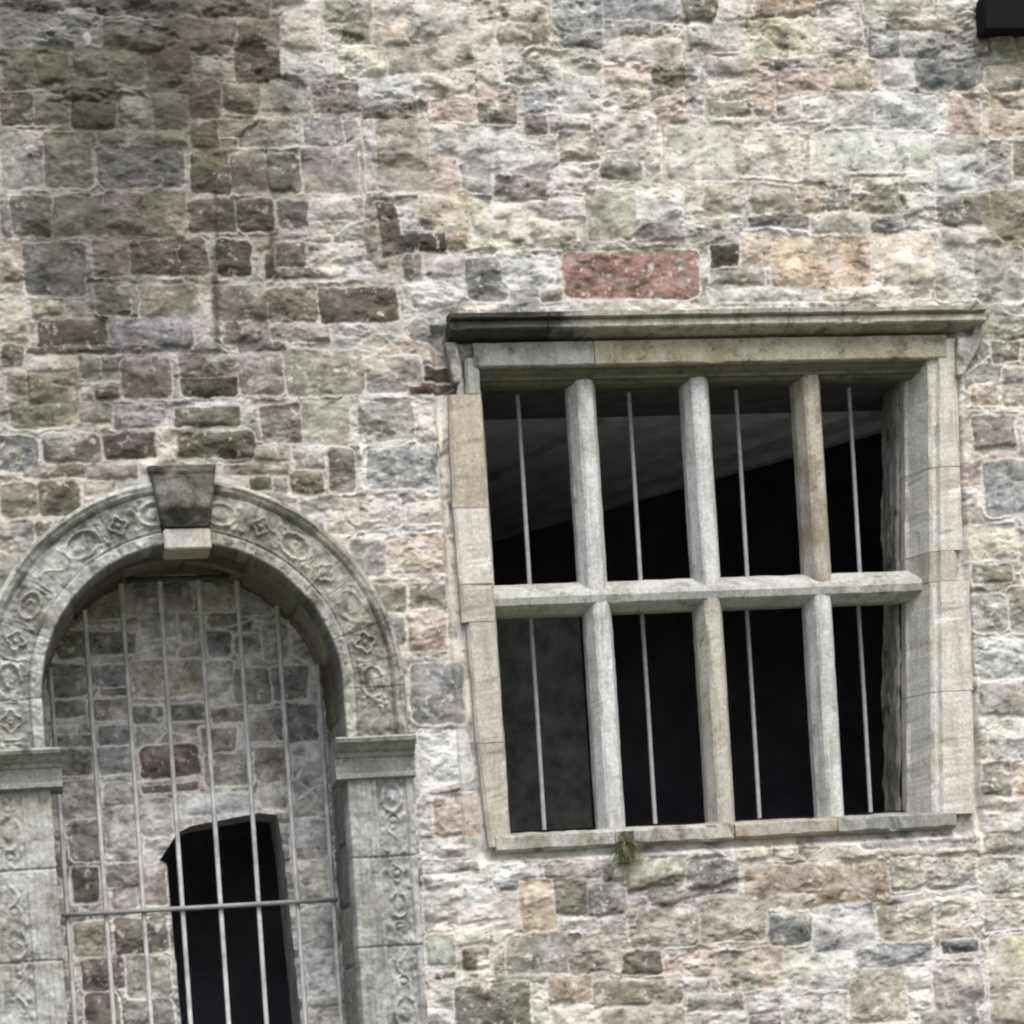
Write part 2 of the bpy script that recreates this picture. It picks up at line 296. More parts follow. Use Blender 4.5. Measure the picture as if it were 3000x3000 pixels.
def desat(c, k=.32):
    c = np.asarray(c); l = (c @ np.array([.3, .55, .15]))[..., None]; return c*(1-k)+l*k
def rubble(X, Z, stones, depth, seed, fill=(.27, .115), region=None, chaos=None):
    """returns height and colour over the grid; stones laid in lime mortar, gaps filled with small rubble"""
    sh = X.shape
    wx = X + .010*fbm(X, Z, 9, 3, seed+1) + .0035*fbm(X, Z, 45, 2, seed+2)
    wz = Z + .008*fbm(X, Z, 9, 3, seed+3) + .0035*fbm(X, Z, 45, 2, seed+4)
    if chaos is None: chaos = np.full(sh, .25)
    wx = wx+chaos*.026*fbm(X+11, Z, 5.5, 3, seed+5)*.8; wz = wz+chaos*.014*fbm(X-11, Z, 6.5, 3, seed+6)
    best = np.full(sh, -9.0); sid = np.full(sh, -1, int)
    xs = X[0]; zs = Z[:, 0]
    P = []
    for k, (x0, y0, x1, y1, c) in enumerate(stones):
        xm, ym = (x0+x1)/2, (y0+y1)/2
        a = W(x0, ym, depth)[0]; b = W(x1, ym, depth)[0]; t = W(xm, y0, depth)[1]; bo = W(xm, y1, depth)[1]
        P.append((a, b, bo, t, c))
        i0, i1 = np.searchsorted(xs, [a-.05, b+.05]); j0, j1 = np.searchsorted(zs, [bo-.05, t+.05])
        if i1 <= i0 or j1 <= j0: continue
        sx = wx[j0:j1, i0:i1]-(a+b)/2; sz = wz[j0:j1, i0:i1]-(bo+t)/2
        hx, hz = (b-a)/2, (t-bo)/2
        rot = rng.uniform(-.02, .02)*min(1, .08/hx); tp = rng.uniform(-.10, .10); tq = rng.uniform(-.07, .07)
        qx = sx - rot*sz; qz = sz + rot*sx
        qx = qx*(1+tp*qz/hz*.35); qz = qz*(1+tq*qx/hx)
        r = min(min(hx, hz)*rng.uniform(.10, .45), .024)
        dx = np.abs(qx)-(hx-r); dz = np.abs(qz)-(hz-r)
        d = np.hypot(np.maximum(dx, 0), np.maximum(dz, 0)) + np.minimum(np.maximum(dx, dz), 0) - r
        i_ = -d + .001
        bb = best[j0:j1, i0:i1]; m = i_ > bb
        bb[m] = i_[m]; sid[j0:j1, i0:i1][m] = k
    # rubble between the measured stones
    cw, ch = fill
    gx, gz = wx/cw, wz/ch
    row = np.floor(gz); f1 = np.full(sh, 9.0); f2 = np.full(sh, 9.0); fcx = np.zeros(sh); fcz = np.zeros(sh); cid = np.zeros(sh, np.int64)
    for dj in (-1, 0, 1):
        r = row+dj
        off = hashn(r, r*0, seed+50)
        cc = np.floor(gx+off)
        for di in (-1, 0, 1):
            ci = cc+di
            px = ci-off+.15+.7*hashn(ci, r, seed+51); pz = r+.2+.6*hashn(ci, r, seed+52)
            d = np.sqrt(((gx-px)*cw)**2*.45+((gz-pz)*ch)**2)
            m1 = d < f1
            fcx = np.where(m1, px*cw, fcx); fcz = np.where(m1, pz*ch, fcz)
            f2 = np.where(m1, f1, np.minimum(f2, d)); cid = np.where(m1, (ci*7919+r*104729).astype(np.int64), cid); f1 = np.where(m1, d, f1)
    e = (f2-f1)*.5-.004
    e = np.minimum(e, -best-.010)
    fm = (best < -.010) & (e > -.002)
    inner = np.where(fm, e, best)
    rag = fbm(X+1.7, Z*1.3, 30, 4, seed+12, .6); smear = ss(.0, .55, fbm(X-2.2, Z, 4.5, 4, seed+14))
    inner = inner+.005*rag-.014*smear*(rag+.30)+.003
    # per-stone properties
    ns = len(stones)
    pc = np.array([desat(alb(PAL[s[4]])) for s in stones]); pc = pc*(1+rng.uniform(-.06, .06, (ns, 1)))*(1+rng.uniform(-.02, .02, (ns, 3)))
    sh_ = rng.uniform(.006, .024, ns); tx = rng.uniform(-.10, .10, ns); tz = rng.uniform(-.05, .16, ns)
    cxs = np.array([(p[0]+p[1])/2 for p in P]); czs = np.array([(p[2]+p[3])/2 for p in P])
    k = np.maximum(sid, 0)
    Hs = sh_[k] + tx[k]*(X-cxs[k]) + np.clip(tz[k]*(Z-czs[k]), -.015, .015)
    hc = hashn(cid, cid*0, seed+60); hc2 = hashn(cid, cid*0+1, seed+61); hc3 = hashn(cid, cid*0+2, seed+62)
    Hf = .006+.022*hc
    Hst = np.where(fm, Hf, Hs)
    lx = np.where(fm, wx-fcx, X-cxs[k]); lz = np.where(fm, wz-fcz, Z-czs[k]); key = np.where(fm, cid+5000, k)
    for q_ in range(4):                                            # broken faces: a few random planes cut each block
        h1 = hashn(key, key*0+q_, seed+90); h2 = hashn(key, key*0+q_, seed+95); h3 = hashn(key, key*0+q_, seed+99)
        a_ = h1*2*math.pi; sl = .06+.22*h2; of = .002+.020*h3
        Hst = np.minimum(Hst, Hst*0+.016+of-sl*(np.cos(a_)*lx+np.sin(a_)*lz*1.5)-.012+.003*fbm(X, Z, 20, 2, seed+110+q_))
    Hst = np.maximum(Hst, .001)
    H = Hst*ss(-.006, .016, inner) + .004*ss(0, .05, inner)
    stone = ss(-.003, .005, inner)
    rg = fbm(X, Z*1.4, 22, 5, seed+20, .62); rg2 = fbm(X+3, Z*1.6, 60, 3, seed+25, .6)
    ridg = 1-np.abs(fbm(X*.9, Z*1.9, 13, 4, seed+27, .55))*2.2
    rough = .5+.8*hashn(k, k*0, seed+70)
    mid = fbm(X+21, Z*1.7, 8.5, 3, seed+28, .5)
    H += stone*(.007*rg+.0025*rg2+.009*mid)*rough + (1-stone)*(.005*rg+.003*rg2+.002)
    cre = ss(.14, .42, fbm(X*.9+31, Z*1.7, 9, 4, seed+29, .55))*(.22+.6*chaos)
    H = H-.015*cre
    # colour
    fpal = np.array([desat(alb(PAL[c]), .5) for c in 'ggosGsgcshokGc'])
    fcol = fpal[(hc2*len(fpal)).astype(int) % len(fpal)]*(.85+.3*hc3)[..., None]
    if region is not None: fcol = fcol*region[..., None]
    C = np.where(fm[..., None], fcol, pc[k])
    n1 = fbm(X, Z, 12, 5, seed+30, .6); n2 = fbm(X+9, Z*1.5, 34, 4, seed+35, .65); n3 = fbm(X-4, Z, 5, 3, seed+41)
    alt = np.array([desat(alb(PAL[c]), .35) for c in 'gosgcohGsBsG'])[(hashn(k+cid*fm, k*0+5, seed+81)*12).astype(int) % 12]
    am = (.42-.22*(np.where(fm, .5, pc[k].mean(-1)) < .14))*ss(-.05, .35, fbm(X+5, Z*1.5-3, 14, 4, seed+83, .6))
    if region is not None: alt = alt*region[..., None]
    C = C*(1-am[..., None])+alt*am[..., None]
    C = C*(1+.52*n1+.40*n2+.32*fbm(X+50, Z*1.2, 26, 2, seed+37)+.30*fbm(X+40, Z*1.3, 16, 3, seed+39))[..., None]
    olive = ss(.12, .5, n3)*.45
    C = C*(1-olive[..., None]) + C*np.array([.98, .97, .80])*olive[..., None]
    spec = ss(.34, .62, fbm(X+2, Z+5, 40, 3, seed+44, .6)); C = C+(alb((232, 228, 216))*(region[..., None] if region is not None else 1)-C)*(spec*.5)[..., None]
    dk = ss(.36, .6, fbm(X-7, Z*1.8+5, 30, 4, seed+47, .6)); C = C*(1-.58*dk)[..., None]*(1-.22*cre)[..., None]  # crevices also darkened in colour, standing in for their shade
    mort = alb((222, 216, 206))*(1+.18*n1+.16*n2)[..., None]
    if region is not None: mort = mort*(.25+.75*region)[..., None]
    dull = (.30+.5*chaos)*ss(-.15, .35, fbm(X+60, Z*1.2, 4, 4, seed+66, .6)); mort = mort*(1-dull[..., None])+alb((168, 160, 147))*dull[..., None]*(1+.2*n2)[..., None]
    H = H-.006*dull*(1-stone)
    mk = np.clip(chaos*.85, 0, .62)[..., None]; mort = mort*(1-mk)+np.clip(C*1.12+.03, 0, .8)*mk
    C = C*stone[..., None]+mort*(1-stone)[..., None]
    C = np.where(C > .46, .46+(C-.46)*.6, C)
    return H, np.clip(C, .012, .72), inner

# measured outlines ------------------------------------------------
AXc, AZc = W(568, 2035)                       # centre of the door arch
RIN = abs(W(1003, 2035)[0]-AXc); ROUT = abs(W(1186, 2035)[0]-AXc)
WL = W(1316, 1600)[0]; WR = W(2815, 1500)[0]; WT = W(2000, 1008)[1]; WB = W(2050, 2462)[1]
TLX = W(2858, 60)[0]; TLZ = W(2940, 112)[1]    # corner of the high opening at the upper right
PIL = W(1218, 2500)[0]                        # outer edge of the right pilaster
DOOR_B = -3.05

root = empty('castle_building', (0, 0, -3.3))
root.matrix_world = Matrix.Translation((0, 0, 0))
tag(root, 'old grey rubble stone castle wall with a mullioned window and an arched doorway', 'building')

xs = axis(-6.0, -2.95, 1.68, 6.0, .0040, .06); zs = axis(-3.3, -2.0, 2.42, 4.2, .0040, .06)
X, Z = np.meshgrid(xs, zs)
# old soot and algae staining: darkest at the upper left, hangs down in two streaks
def blob(px, py, rx, ry):
    bx, bz = W(px, py); return np.exp(-(((X-bx)/(rx/735))**2+((Z-bz)/(ry/735))**2))
stain = np.clip(1.05*blob(280, 120, 600, 340)+.35*blob(500, 620, 420, 230)+.2*blob(200, 1450, 300, 120), 0, 1)
stain = np.clip(stain*(1+.5*fbm(X, Z, 5, 4, 300)), 0, 1)
region = 1-.58*stain
def zy(py): return W(1500, py)[1]
chaos = np.clip(.85*ss(zy(420), zy(230), Z+.03*fbm(X, Z, 3, 3, 303))+.8*blob(1500, 640, 420, 130)+.7*blob(2450, 640, 420, 90)+.6*blob(2000, 2700, 700, 190)+.55*blob(2950, 650, 160, 300)+.5*blob(150, 1150, 160, 90)+.5*blob(60, 1750, 130, 260)+.15, 0, 1)
chaos *= (1-.8*blob(2520, 330, 260, 60))
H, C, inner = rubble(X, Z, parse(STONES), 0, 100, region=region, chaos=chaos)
strk = np.zeros_like(X)
for px, y0, y1, w in ((628, 720, 1040, 11), (795, 660, 830, 13), (630, 560, 720, 6)):
    bx, z0 = W(px, y0); z1 = W(px+20, y1)[1]; bx2 = W(px+8, y1)[0]
    cxl = bx+(bx2-bx)*(Z-z0)/(z1-z0)
    strk = np.maximum(strk, np.exp(-((X-cxl-.004*fbm(X, Z, 12, 2, 5))/(w/735))**2)*ss(z1-.03, z1+.05, Z)*ss(z0+.03, z0-.02, Z))
C = C*(1-.72*strk)[..., None]+alb((70, 58, 52))*(.5*strk)[..., None]
# broken mortar patches that show bright between the stones
for px, py, rx, ry in ((488, 1300, 36, 70), (440, 1352, 50, 16), (1420, 900, 60, 12), (970, 770, 45, 40), (375, 850, 40, 22), (1340, 2480, 60, 8), (2300, 2428, 45, 18), (1420, 2250, 10, 90), (1378, 2040, 12, 70), (255, 110, 14, 22),
                       (2045, 500, 12, 60), (1935, 440, 8, 80), (2380, 430, 9, 40), (2873, 2440, 10, 60), (1420, 2850, 30, 60), (1310, 2720, 60, 20), (1540, 1070, 10, 4), (1290, 1250, 10, 70), (1065, 1330, 12, 60), (855, 1450, 30, 9)):
    b = ss(.35, .7, blob(px, py, rx, ry)*(1+.5*fbm(X, Z, 25, 3, 77)))
    C = C*(1-b[..., None])+alb((234, 228, 216))*(1+.08*fbm(X, Z, 60, 2, 9))[..., None]*b[..., None]
# green lichen patches, plus a painted shadow under the high opening
for px, py, rx, ry in ((625, 440, 60, 42), (1850, 2520, 40, 60), (2940, 640, 90, 120), (2960, 150, 80, 50), (1440, 1450, 60, 30)):
    b = .6*ss(.25, .8, blob(px, py, rx, ry)*(1+.6*fbm(X, Z, 20, 3, 78)))
    C = C*(1-b[..., None])+alb((122, 118, 84))*b[..., None]
st2 = np.clip(.95*ss(900, 560, (X-W(0, 0)[0])*735)*ss(zy(520), zy(200), Z+.05*fbm(X, Z, 4, 3, 311))+.85*blob(330, 680, 540, 340)+.6*blob(280, 1080, 460, 280)+.35*blob(600, 1350, 300, 130)+.3*blob(1130, 760, 90, 90)+.4*blob(1230, 1120, 120, 40), 0, 1)
st2 = np.clip(st2+.38*blob(1950, 2580, 420, 90)+.22*blob(1700, 2720, 200, 120)+.2*blob(2900, 600, 130, 180), 0, 1); st2 = np.clip(st2*(.8+.9*fbm(X, Z*.6, 4.5, 5, 310, .6)), 0, 1)
C = C*(1-.74*st2)[..., None]+alb((88, 84, 74))*(.50*st2)[..., None]
xc = (X[:-1, :-1]+X[1:, 1:])/2; zc = (Z[:-1, :-1]+Z[1:, 1:])/2
hole = (xc > W(1426, 1400)[0]+.004) & (xc < W(2743, 1300)[0]+.012) & (zc < WT-.01) & (zc > WB+.035)
rr = np.hypot(xc-AXc, zc-AZc)
hole |= (rr < ROUT-.03) & (zc > AZc-.02)
hole |= (np.abs(xc-AXc) < (PIL-AXc)-.03) & (zc <= AZc) & (zc > DOOR_B)
hole |= (xc > TLX+.01) & (zc > TLZ+.01) & (xc < TLX+.75) & (zc < TLZ+1.1)
fx = np.minimum(np.minimum(X-WL, WR-X), np.minimum(Z-WB+.02, WT+.06-Z)); fl = ss(-.03, .0, fx)
near = ss(.10, 0, np.abs(rr-ROUT+.02))*(Z[:-1, :-1] > AZc-.05)
Hd = H.copy(); Hd[:-1, :-1] *= (1-.75*near); Hd = Hd*(1-fl)+fl*(-.03)
P = np.stack([X, -Hd, Z], -1)
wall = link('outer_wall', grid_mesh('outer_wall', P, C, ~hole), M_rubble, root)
wall['label'] = 'rubble masonry face of mixed grey, brown and cream stones in pale lime mortar'

# body of the wall behind its face, in blocks round the openings
TH0, TH1 = .05, .62
def slab(boxes, name, mat, parent):
    V = []; F = []
    for a, b in boxes:
        k = len(V)
        for x in (a[0], b[0]):
            for y in (a[1], b[1]):
                for z in (a[2], b[2]): V.append((x, y, z))
        for f in ((0, 1, 3, 2), (4, 6, 7, 5), (0, 4, 5, 1), (2, 3, 7, 6), (0, 2, 6, 4), (1, 5, 7, 3)): F.append(tuple(k+i for i in f))
    return link(name, poly_mesh(name, V, F), mat, parent, smooth=False)
DXL, DXR = AXc-RIN-.05, AXc+RIN+.05; DZT = AZc+RIN+.05
BL, BR, BT, BB = W(1440, 1600)[0]-.03, 1.06, .80, W(2050, 2425)[1]-.03
slab([((-6, TH0, -3.3), (DXL, TH1, DZT)), ((-6, TH0, DZT+.001), (WL+.04, TH1, 4.2)), ((DXR, TH0, -3.3), (BL, TH1, DZT-.001)), ((WL+.041, TH0, DZT+.001), (BL, TH1, BT)),
      ((BL+.001, TH0, -3.3), (BR, TH1, BB)), ((WL+.041, TH0, BT+.001), (TLX-.02, TH1, 4.2)), ((BR+.001, TH0, -3.3), (6, TH1, TLZ-.05)), ((TLX+.8, TH0, TLZ-.049), (6, TH1, 4.2)), ((TLX-.019, TH0, TLZ+1.15), (TLX+.799, TH1, 4.2)),
      ((-6, TH0, 4.201), (6, TH1, 4.3))], 'wall_core', M_reveal, root)

# ------------------------------------------------------------------ mullioned window
win = empty('window', (0, 0, 0), root)
win['label'] = 'mullioned and transomed stone window of eight open lights'
zHeadF = W(2000, 1068)[1]                 # lower edge of the flat lintel face
zT1, zT0 = W(2000, 1678)[1], W(2000, 1772)[1]
zSill = W(2000, 2425)[1]
FD = .055                                 # the grid of mullions stands this far behind the wall face
jl = W(1426, 1400)[0]; jr_t = W(2743, 1300)[0]; jr_b = W(2735, 2300)[0]
# mullions, upper and lower, each one stone
mprof = [(-.020, .001), (0, -.002), (.020, .001), (.031, .009), (.050, .052), (.055, .066), (.055, .112), (-.055, .112), (-.055, .066), (-.050, .052), (-.031, .009)]
mprof = [(u, y+FD) for u, y in mprof]
mc = []
for k, (xu, xl) in enumerate(((1722, 1781), (2056, 2105), (2383, 2427))):
    x_u = W(xu, 1400, FD+.05)[0]; x_l = W(xl, 2200, FD+.05)[0]; mc.append((x_u, x_l))
    zt = zHeadF+.02
    mm = (M_light, M_light, M_light2)[k]
    o = link('mullion', sweep('mullion', mprof, (x_u, zT0+.05), (x_u, zt-.020), seed=20+k), mm, win, smooth=False)
    if k == 2: o['label'] = 'mullion stained olive and brown'
    mm = (M_light, mat_dressed('buff_mullion', (190, 187, 176), (172, 166, 150), (124, 118, 102), .5, .35, .45, 12.), M_light)[k]
    link('mullion', sweep('mullion', mprof, (x_l, zSill-.03), (x_l, zT0+.0495), seed=30+k), mm, win, smooth=False)
# transom: pale weathered top slope, dark splayed underside
zt_m = (zT0+zT1)/2; hh = (zT1-zT0)/2
tprof = [(-.030, .004), (-.004, -.004), (.016, .004), (hh-.010, .062), (hh, .082), (hh, .132), (-hh, .132), (-hh, .080), (-hh+.002, .066), (-.036, .014)]
tprof = [(-u, y+FD-.005) for u, y in tprof]
link('transom', sweep('transom', tprof, (jl-.05, zt_m), (W(2752, 1690)[0], zt_m), seed=41), M_transom, win, smooth=False)
# head: flat lintel in two stones, then the splay that drops behind it
hx0, hx1 = W(1400, 1040)[0], W(2748, 1040)[0]; hsp = W(1738, 1040)[0]
zl1 = WT+.012
for a, b, mt, sd in ((hx0-.02, hsp-.002, M_grey, 51), (hsp+.002, hx1+.03, M_head, 52)):
    lp = [(zl1-zHeadF, .10), (zl1-zHeadF, -.020), (.006, -.020), (0, -.014), (0, .10)]
    link('lintel', sweep('lintel', lp[::-1] and [(-u, y) for u, y in lp], (a, zHeadF), (b, zHeadF), seed=sd), mt, win, smooth=False)
sp = [(.006, .016), (-.012, .024), (-.030, .065), (-.044, .085), (-.046, .095), (-.046, .150), (.05, .150), (.05, .016)]
link('head_splay', sweep('head_splay', [(-u, y) for u, y in sp], (jl-.04, zHeadF), (jr_t+.035, zHeadF), seed=53), mat_dressed('dark_head_splay', (120, 120, 102), (98, 98, 82), (60, 58, 46), .5, .4, 0, 14.), win, smooth=False)  # splay in a darker grey-green stone than the lintel
# hood mould over the head
hz1 = W(2000, 906, -.095)[1]; hz0 = W(2000, 982, -.04)[1]; hH = hz1-hz0
hp = [(0, .03), (.004, -.012), (.016, -.060), (.022, -.082), (.028, -.088), (.052, -.082), (hH-.026, -.076), (hH-.020, -.104), (hH-.004, -.106), (hH+.004, -.07), (hH+.012, .03)]
h0 = W(1308, 960)[0]; h1 = W(2862, 930)[0]; hs = W(1592, 960)[0]
for a, b, mt, sd in ((h0, hs-.002, M_hood, 61), (hs+.002, W(2290, 960)[0], M_hood, 62), (W(2290, 960)[0]+.004, h1, M_hood, 63)):
    o = link('hood_mould', sweep('hood_mould', [(-u, y) for u, y in hp], (a, hz0), (b, hz0), seed=sd, wear=.006), mt, win, smooth=False)
    if sd == 61: o['label'] = 'blackened left stone of the hood mould'
def plate(name, pts, y0, y1, mat, parent):
    q = [W(px, py, y0) for px, py in pts]; n = len(q)
    V = [(x, y0, z) for x, z in q]+[(x, y1, z) for x, z in q]
    F = [tuple(range(n)), tuple(range(n, 2*n))[::-1]]+[(i, i+n, (i+1) % n+n, (i+1) % n) for i in range(n)]
    me = poly_mesh(name, V, F); bm = bmesh.new(); bm.from_mesh(me); bmesh.ops.recalc_face_normals(bm, faces=bm.faces[:])
    bmesh.ops.bevel(bm, geom=bm.edges[:], offset=.004, segments=2, affect='EDGES'); bm.to_mesh(me); bm.free()
    return link(name, me, mat, parent, smooth=False)
plate('hood_stop', [(2868, 902), (2905, 905), (2893, 965), (2850, 1050), (2822, 1098), (2806, 1098), (2806, 990), (2850, 984)], -.045, .06, M_sill, win)
plate('hood_stop', [(1304, 1002), (1338, 1002), (1352, 1080), (1350, 1120), (1330, 1120)], -.035, .06, M_sill, win)
# jamb stones
def jamb(px_out_t, px_out_b, y0, y1, side, mat, sd, d0=-.014):
    z1 = W(2000, y0)[1]; z0 = W(2000, y1)[1]
    V = []; n = max(3, int((z1-z0)/.02)+1)
    pts = []
    for i in range(n):
        t = i/(n-1); z = z0+(z1-z0)*t + (.0015 if i == 0 else (-.0015 if i == n-1 else 0))
        py = y1+(y0-y1)*t
        if side < 0:
            xo = W(px_out_b+(px_out_t-px_out_b)*t, py)[0]; xi = jl
            s = 1
            pr = [(xo, .10), (xo, d0+.01), (xo+.012, d0), (xi-.016, d0), (xi-.004, d0+.006), (xi, d0+.02), (xi+.022, FD+.06), (xi+.03, FD+.085), (xi+.03, FD+.14), (xo, FD+.14)]
        else:
            xo = W(px_out_b+(px_out_t-px_out_b)*t, py)[0]
            tt = (z-zSill)/(zHeadF-zSill); xf = jr_b+(jr_t-jr_b)*tt; xi = xf-.066+.006*tt
            pr = [(xi, FD+.14), (xi, FD+.085), (xi+.01, FD+.07), (xf-.012, d0+.022), (xf, d0+.014), (xf+.016, d0+.016), (xf+.028, d0), (xo-.012, d0), (xo, d0+.01), (xo, FD+.14)]
        pts.append(pr)
    k = len(pts[0]); F = []
    for i in range(n):
        t = i/(n-1); z = z0+(z1-z0)*t
        for j, (x, y) in enumerate(pts[i]):
            a = float(fbm(np.array([z+sd]), np.array([j*1.9]), 13, 3, sd)[0]); b = float(fbm(np.array([z-sd]), np.array([j*1.9]), 20, 3, sd+3)[0])
            V.append((x+a*.0042, y+b*.0035+max(0, a-.3)*.03, z))
    for i in range(n-1):
        for j in range(k):
            j2 = (j+1) % k; F.append((i*k+j, i*k+j2, (i+1)*k+j2, (i+1)*k+j))
    F.append(tuple(range(k))); F.append(tuple((n-1)*k+j for j in range(k)))
    me = poly_mesh('jamb_stone', V, F); bm = bmesh.new(); bm.from_mesh(me); bmesh.ops.recalc_face_normals(bm, faces=bm.faces[:]); bm.to_mesh(me); bm.free()
    return link('jamb_stone', me, mat, win, smooth=False)
jamb(1360, 1362, 1040, 1142, -1, M_grey, 71)
jamb(1312, 1326, 1144, 1470, -1, mat_dressed('lichened_tan_jamb', (186, 178, 158), (168, 162, 144), (122, 114, 96), .55, .35, .35, 15.), 72)
jamb(1326, 1345, 1472, 1690, -1, M_bright, 73)
jamb(1345, 1350, 1692, 1800, -1, M_light2, 74)
jamb(1364, 1394, 1802, 2150, -1, M_cream, 75)
jamb(1394, 1430, 2152, 2452, -1, M_cream, 76)
jamb(2800, 2812, 1010, 1390, 1, M_bright, 77, -.016)
jamb(2812, 2822, 1392, 1640, 1, M_bright, 78)
jamb(2802, 2806, 1642, 1730, 1, M_cream, 79)
jamb(2840, 2852, 1732, 2060, 1, M_bright, 80)
jamb(2850, 2858, 2062, 2428, 1, M_bright, 81)
# sill
sx0, sx1 = W(1450, 2480)[0], W(2800, 2420)[0]
zs1 = W(2000, 2411, -.02)[1]
spf = [(0, .22), (0, .06), (-.012, -.012), (-.020, -.022), (-.064, -.020), (-.075, -.004), (-.085, .22)]
cuts = [sx0, W(1800, 2450)[0], W(2150, 2450)[0], W(2450, 2420)[0], sx1]
for k in range(4):
    link('sill', sweep('sill', [(-u, y) for u, y in spf], (cuts[k]+.002, zs1), (cuts[k+1]-.002, zs1), seed=85+k, wear=.014, jit=.005), (M_sill, M_sill, M_light2, M_grey)[k], win, smooth=False)
# dark strip at the foot of each light
# saddle bars: one upright iron in each light
bd = FD+.115
for xu, yu, xl, yl in ((1525, 1300, 1580, 2200), (1851, 1300, 1906, 2200), (2165, 1300, 2213, 2200), (2496, 1300, 2540, 2200)):
    X1 = W(xu, yu, bd)[0]; X2 = W(xl, yl, bd)[0]
    link('upright_bar', tube_mesh('upright_bar', [(X1, bd, zHeadF-.06), (X1+.001, bd, (zHeadF+zT1)/2), (X1, bd, zT1-.03)], .0088, 8), M_iron_dull, win)
    link('upright_bar', tube_mesh('upright_bar', [(X2, bd, zT0+.03), (X2+.001, bd, (zSill+zT1)/2), (X2, bd, zSill-.03)], .0088, 8), M_iron_dull, win)
lb = W(1502, 2400)[0]
for a, b in ((jl, mc[0][1]-.06), (mc[0][1]+.06, mc[1][1]-.06), (mc[1][1]+.06, mc[2][1]-.06), (mc[2][1]+.06, jr_b-.06)):
    link('bottom_strip', box_mesh('bottom_strip', (a+.01, bd-.012, zs1-.002), (b-.004, bd+.03, zs1+.016), bev=.003), M_black, win, smooth=False)
# inner reveal on the right and the interior
xr = jr_b-.070
def grid_wall(name, fn, n, m, mat, parent, amp, seed, cols=None):
    s, t = np.meshgrid(np.linspace(0, 1, m), np.linspace(0, 1, n))
    Pq, nr = fn(s, t)
    h = fbm(s*7+seed, t*7, 2.5, 5, seed, .6)*amp
    Pq = Pq+np.array(nr)[None, None]*h[..., None]
    return link(name, grid_mesh(name, Pq), mat, parent)
grid_wall('inner_reveal', lambda s, t: (np.stack([xr-.002+(jr_t-jr_b+.008)*np.clip((BB+(.80-BB)*t-zSill)/(zHeadF-zSill), 0, 1)+s*.012-.012*(s > .05), .19+s*.20, BB+(.80-BB)*t], -1), (-1, 0, 0)), 120, 20, mat_dressed('rough_reveal', (160, 158, 150), (128, 125, 116), (66, 62, 54), .5, .5, .2, 19.), win, .016, 91)

room = slab([((-2.6, 4.6, -2.2), (3.2, 4.7, 3.0)), ((-1.0, TH1, -2.2), (-.9, 4.7, 3.0)), ((3.2, TH1, -2.2), (3.3, 4.7, 3.0)), ((-2.6, TH1, -2.3), (3.2, 4.7, -2.2)), ((-2.6, TH1, 3.0), (3.2, 4.7, 3.1))], 'inner_room', M_dark, root)
# underside of the upper floor: its far edge runs obliquely across the lights
cz = .815
def onz(px, py, z):
    d = _f+RV*(px-CX)/FPX-UV*(py-CY)/FPX; t = (z-CAM[2])/d[2]; p = CAM+d*t; return p[0], p[1]
e1 = onz(1400, 1575, cz); e2 = onz(2640, 1218, cz)
dx, dy = e2[0]-e1[0], e2[1]-e1[1]
eA = (e1[0]-dx*.45, e1[1]-dy*.45); eB = (e2[0]+dx*.12, max(.64, e2[1]+dy*.12))
eA = (max(eA[0], -.85), eA[1]); V = [(-.88, .63, cz), (eB[0], .63, cz), (eB[0], eB[1], cz), (eA[0], eA[1], cz), (-.88, eA[1]+.01, cz)]
print('EDGE', e1, e2, eA, eB)
V += [(x, y, z+.12) for x, y, z in V]
F = [(0, 1, 2, 3, 4), (5, 9, 8, 7, 6)]+[(i, (i+1) % 5, (i+1) % 5+5, i+5) for i in range(5)]
link('upper_floor', poly_mesh('upper_floor', V, F), M_ceil, root, smooth=False)
ed = np.array([eB[0]-eA[0], eB[1]-eA[1]]); ed /= np.hypot(*ed); nd = np.array([ed[1], -ed[0]]) if ed[1] < 0 else np.array([-ed[1], ed[0]])
if nd[1] > 0: nd = -nd
bmj = bmesh.new()
for k in range(5):
    o_ = .02+k*.42; q = []
    for a_, dn in ((o_, 0), (o_+.09, 0)):
        p_ = np.array(eB[:2])+nd*a_; r_ = np.array(eA[:2])+nd*a_; q.append((p_, r_))
    pts_ = [q[0][0], q[0][1], q[1][1], q[1][0]]
    pts_ = [(max(p[0], -.87), max(p[1], .64)) for p in pts_]
    lo_ = [bmj.verts.new((x, y, cz-.035)) for x, y in pts_]; hi_ = [bmj.verts.new((x, y, cz+.01)) for x, y in pts_]
    bmj.faces.new(lo_); bmj.faces.new(hi_[::-1])
    for i in range(4): bmj.faces.new((lo_[i], hi_[i], hi_[(i+1) % 4], lo_[(i+1) % 4]))
mj = bpy.data.meshes.new('floor_joists'); bmj.to_mesh(mj); bmj.free(); link('floor_joists', mj, M_ceil, root, smooth=False)
slab([((BL, .152, .7955), (BR+.02, .629, .93))], 'inner_lintel', mat_plain('shade_toned_lintel', (96, 96, 98), .95, 0, .3, 9), root)  # toned darker than the ceiling, putting shade into its colour
# a lighter stretch of inner wall shows through the lower left light
p1 = W(1440, 2200, 1.6)[0]; p2 = W(1722, 2200, 1.6)[0]
slab([((max(p1-.5, -.89), 1.6, -2.2), (p2, 1.75, .25))], 'inner_partition', M_inner, root)

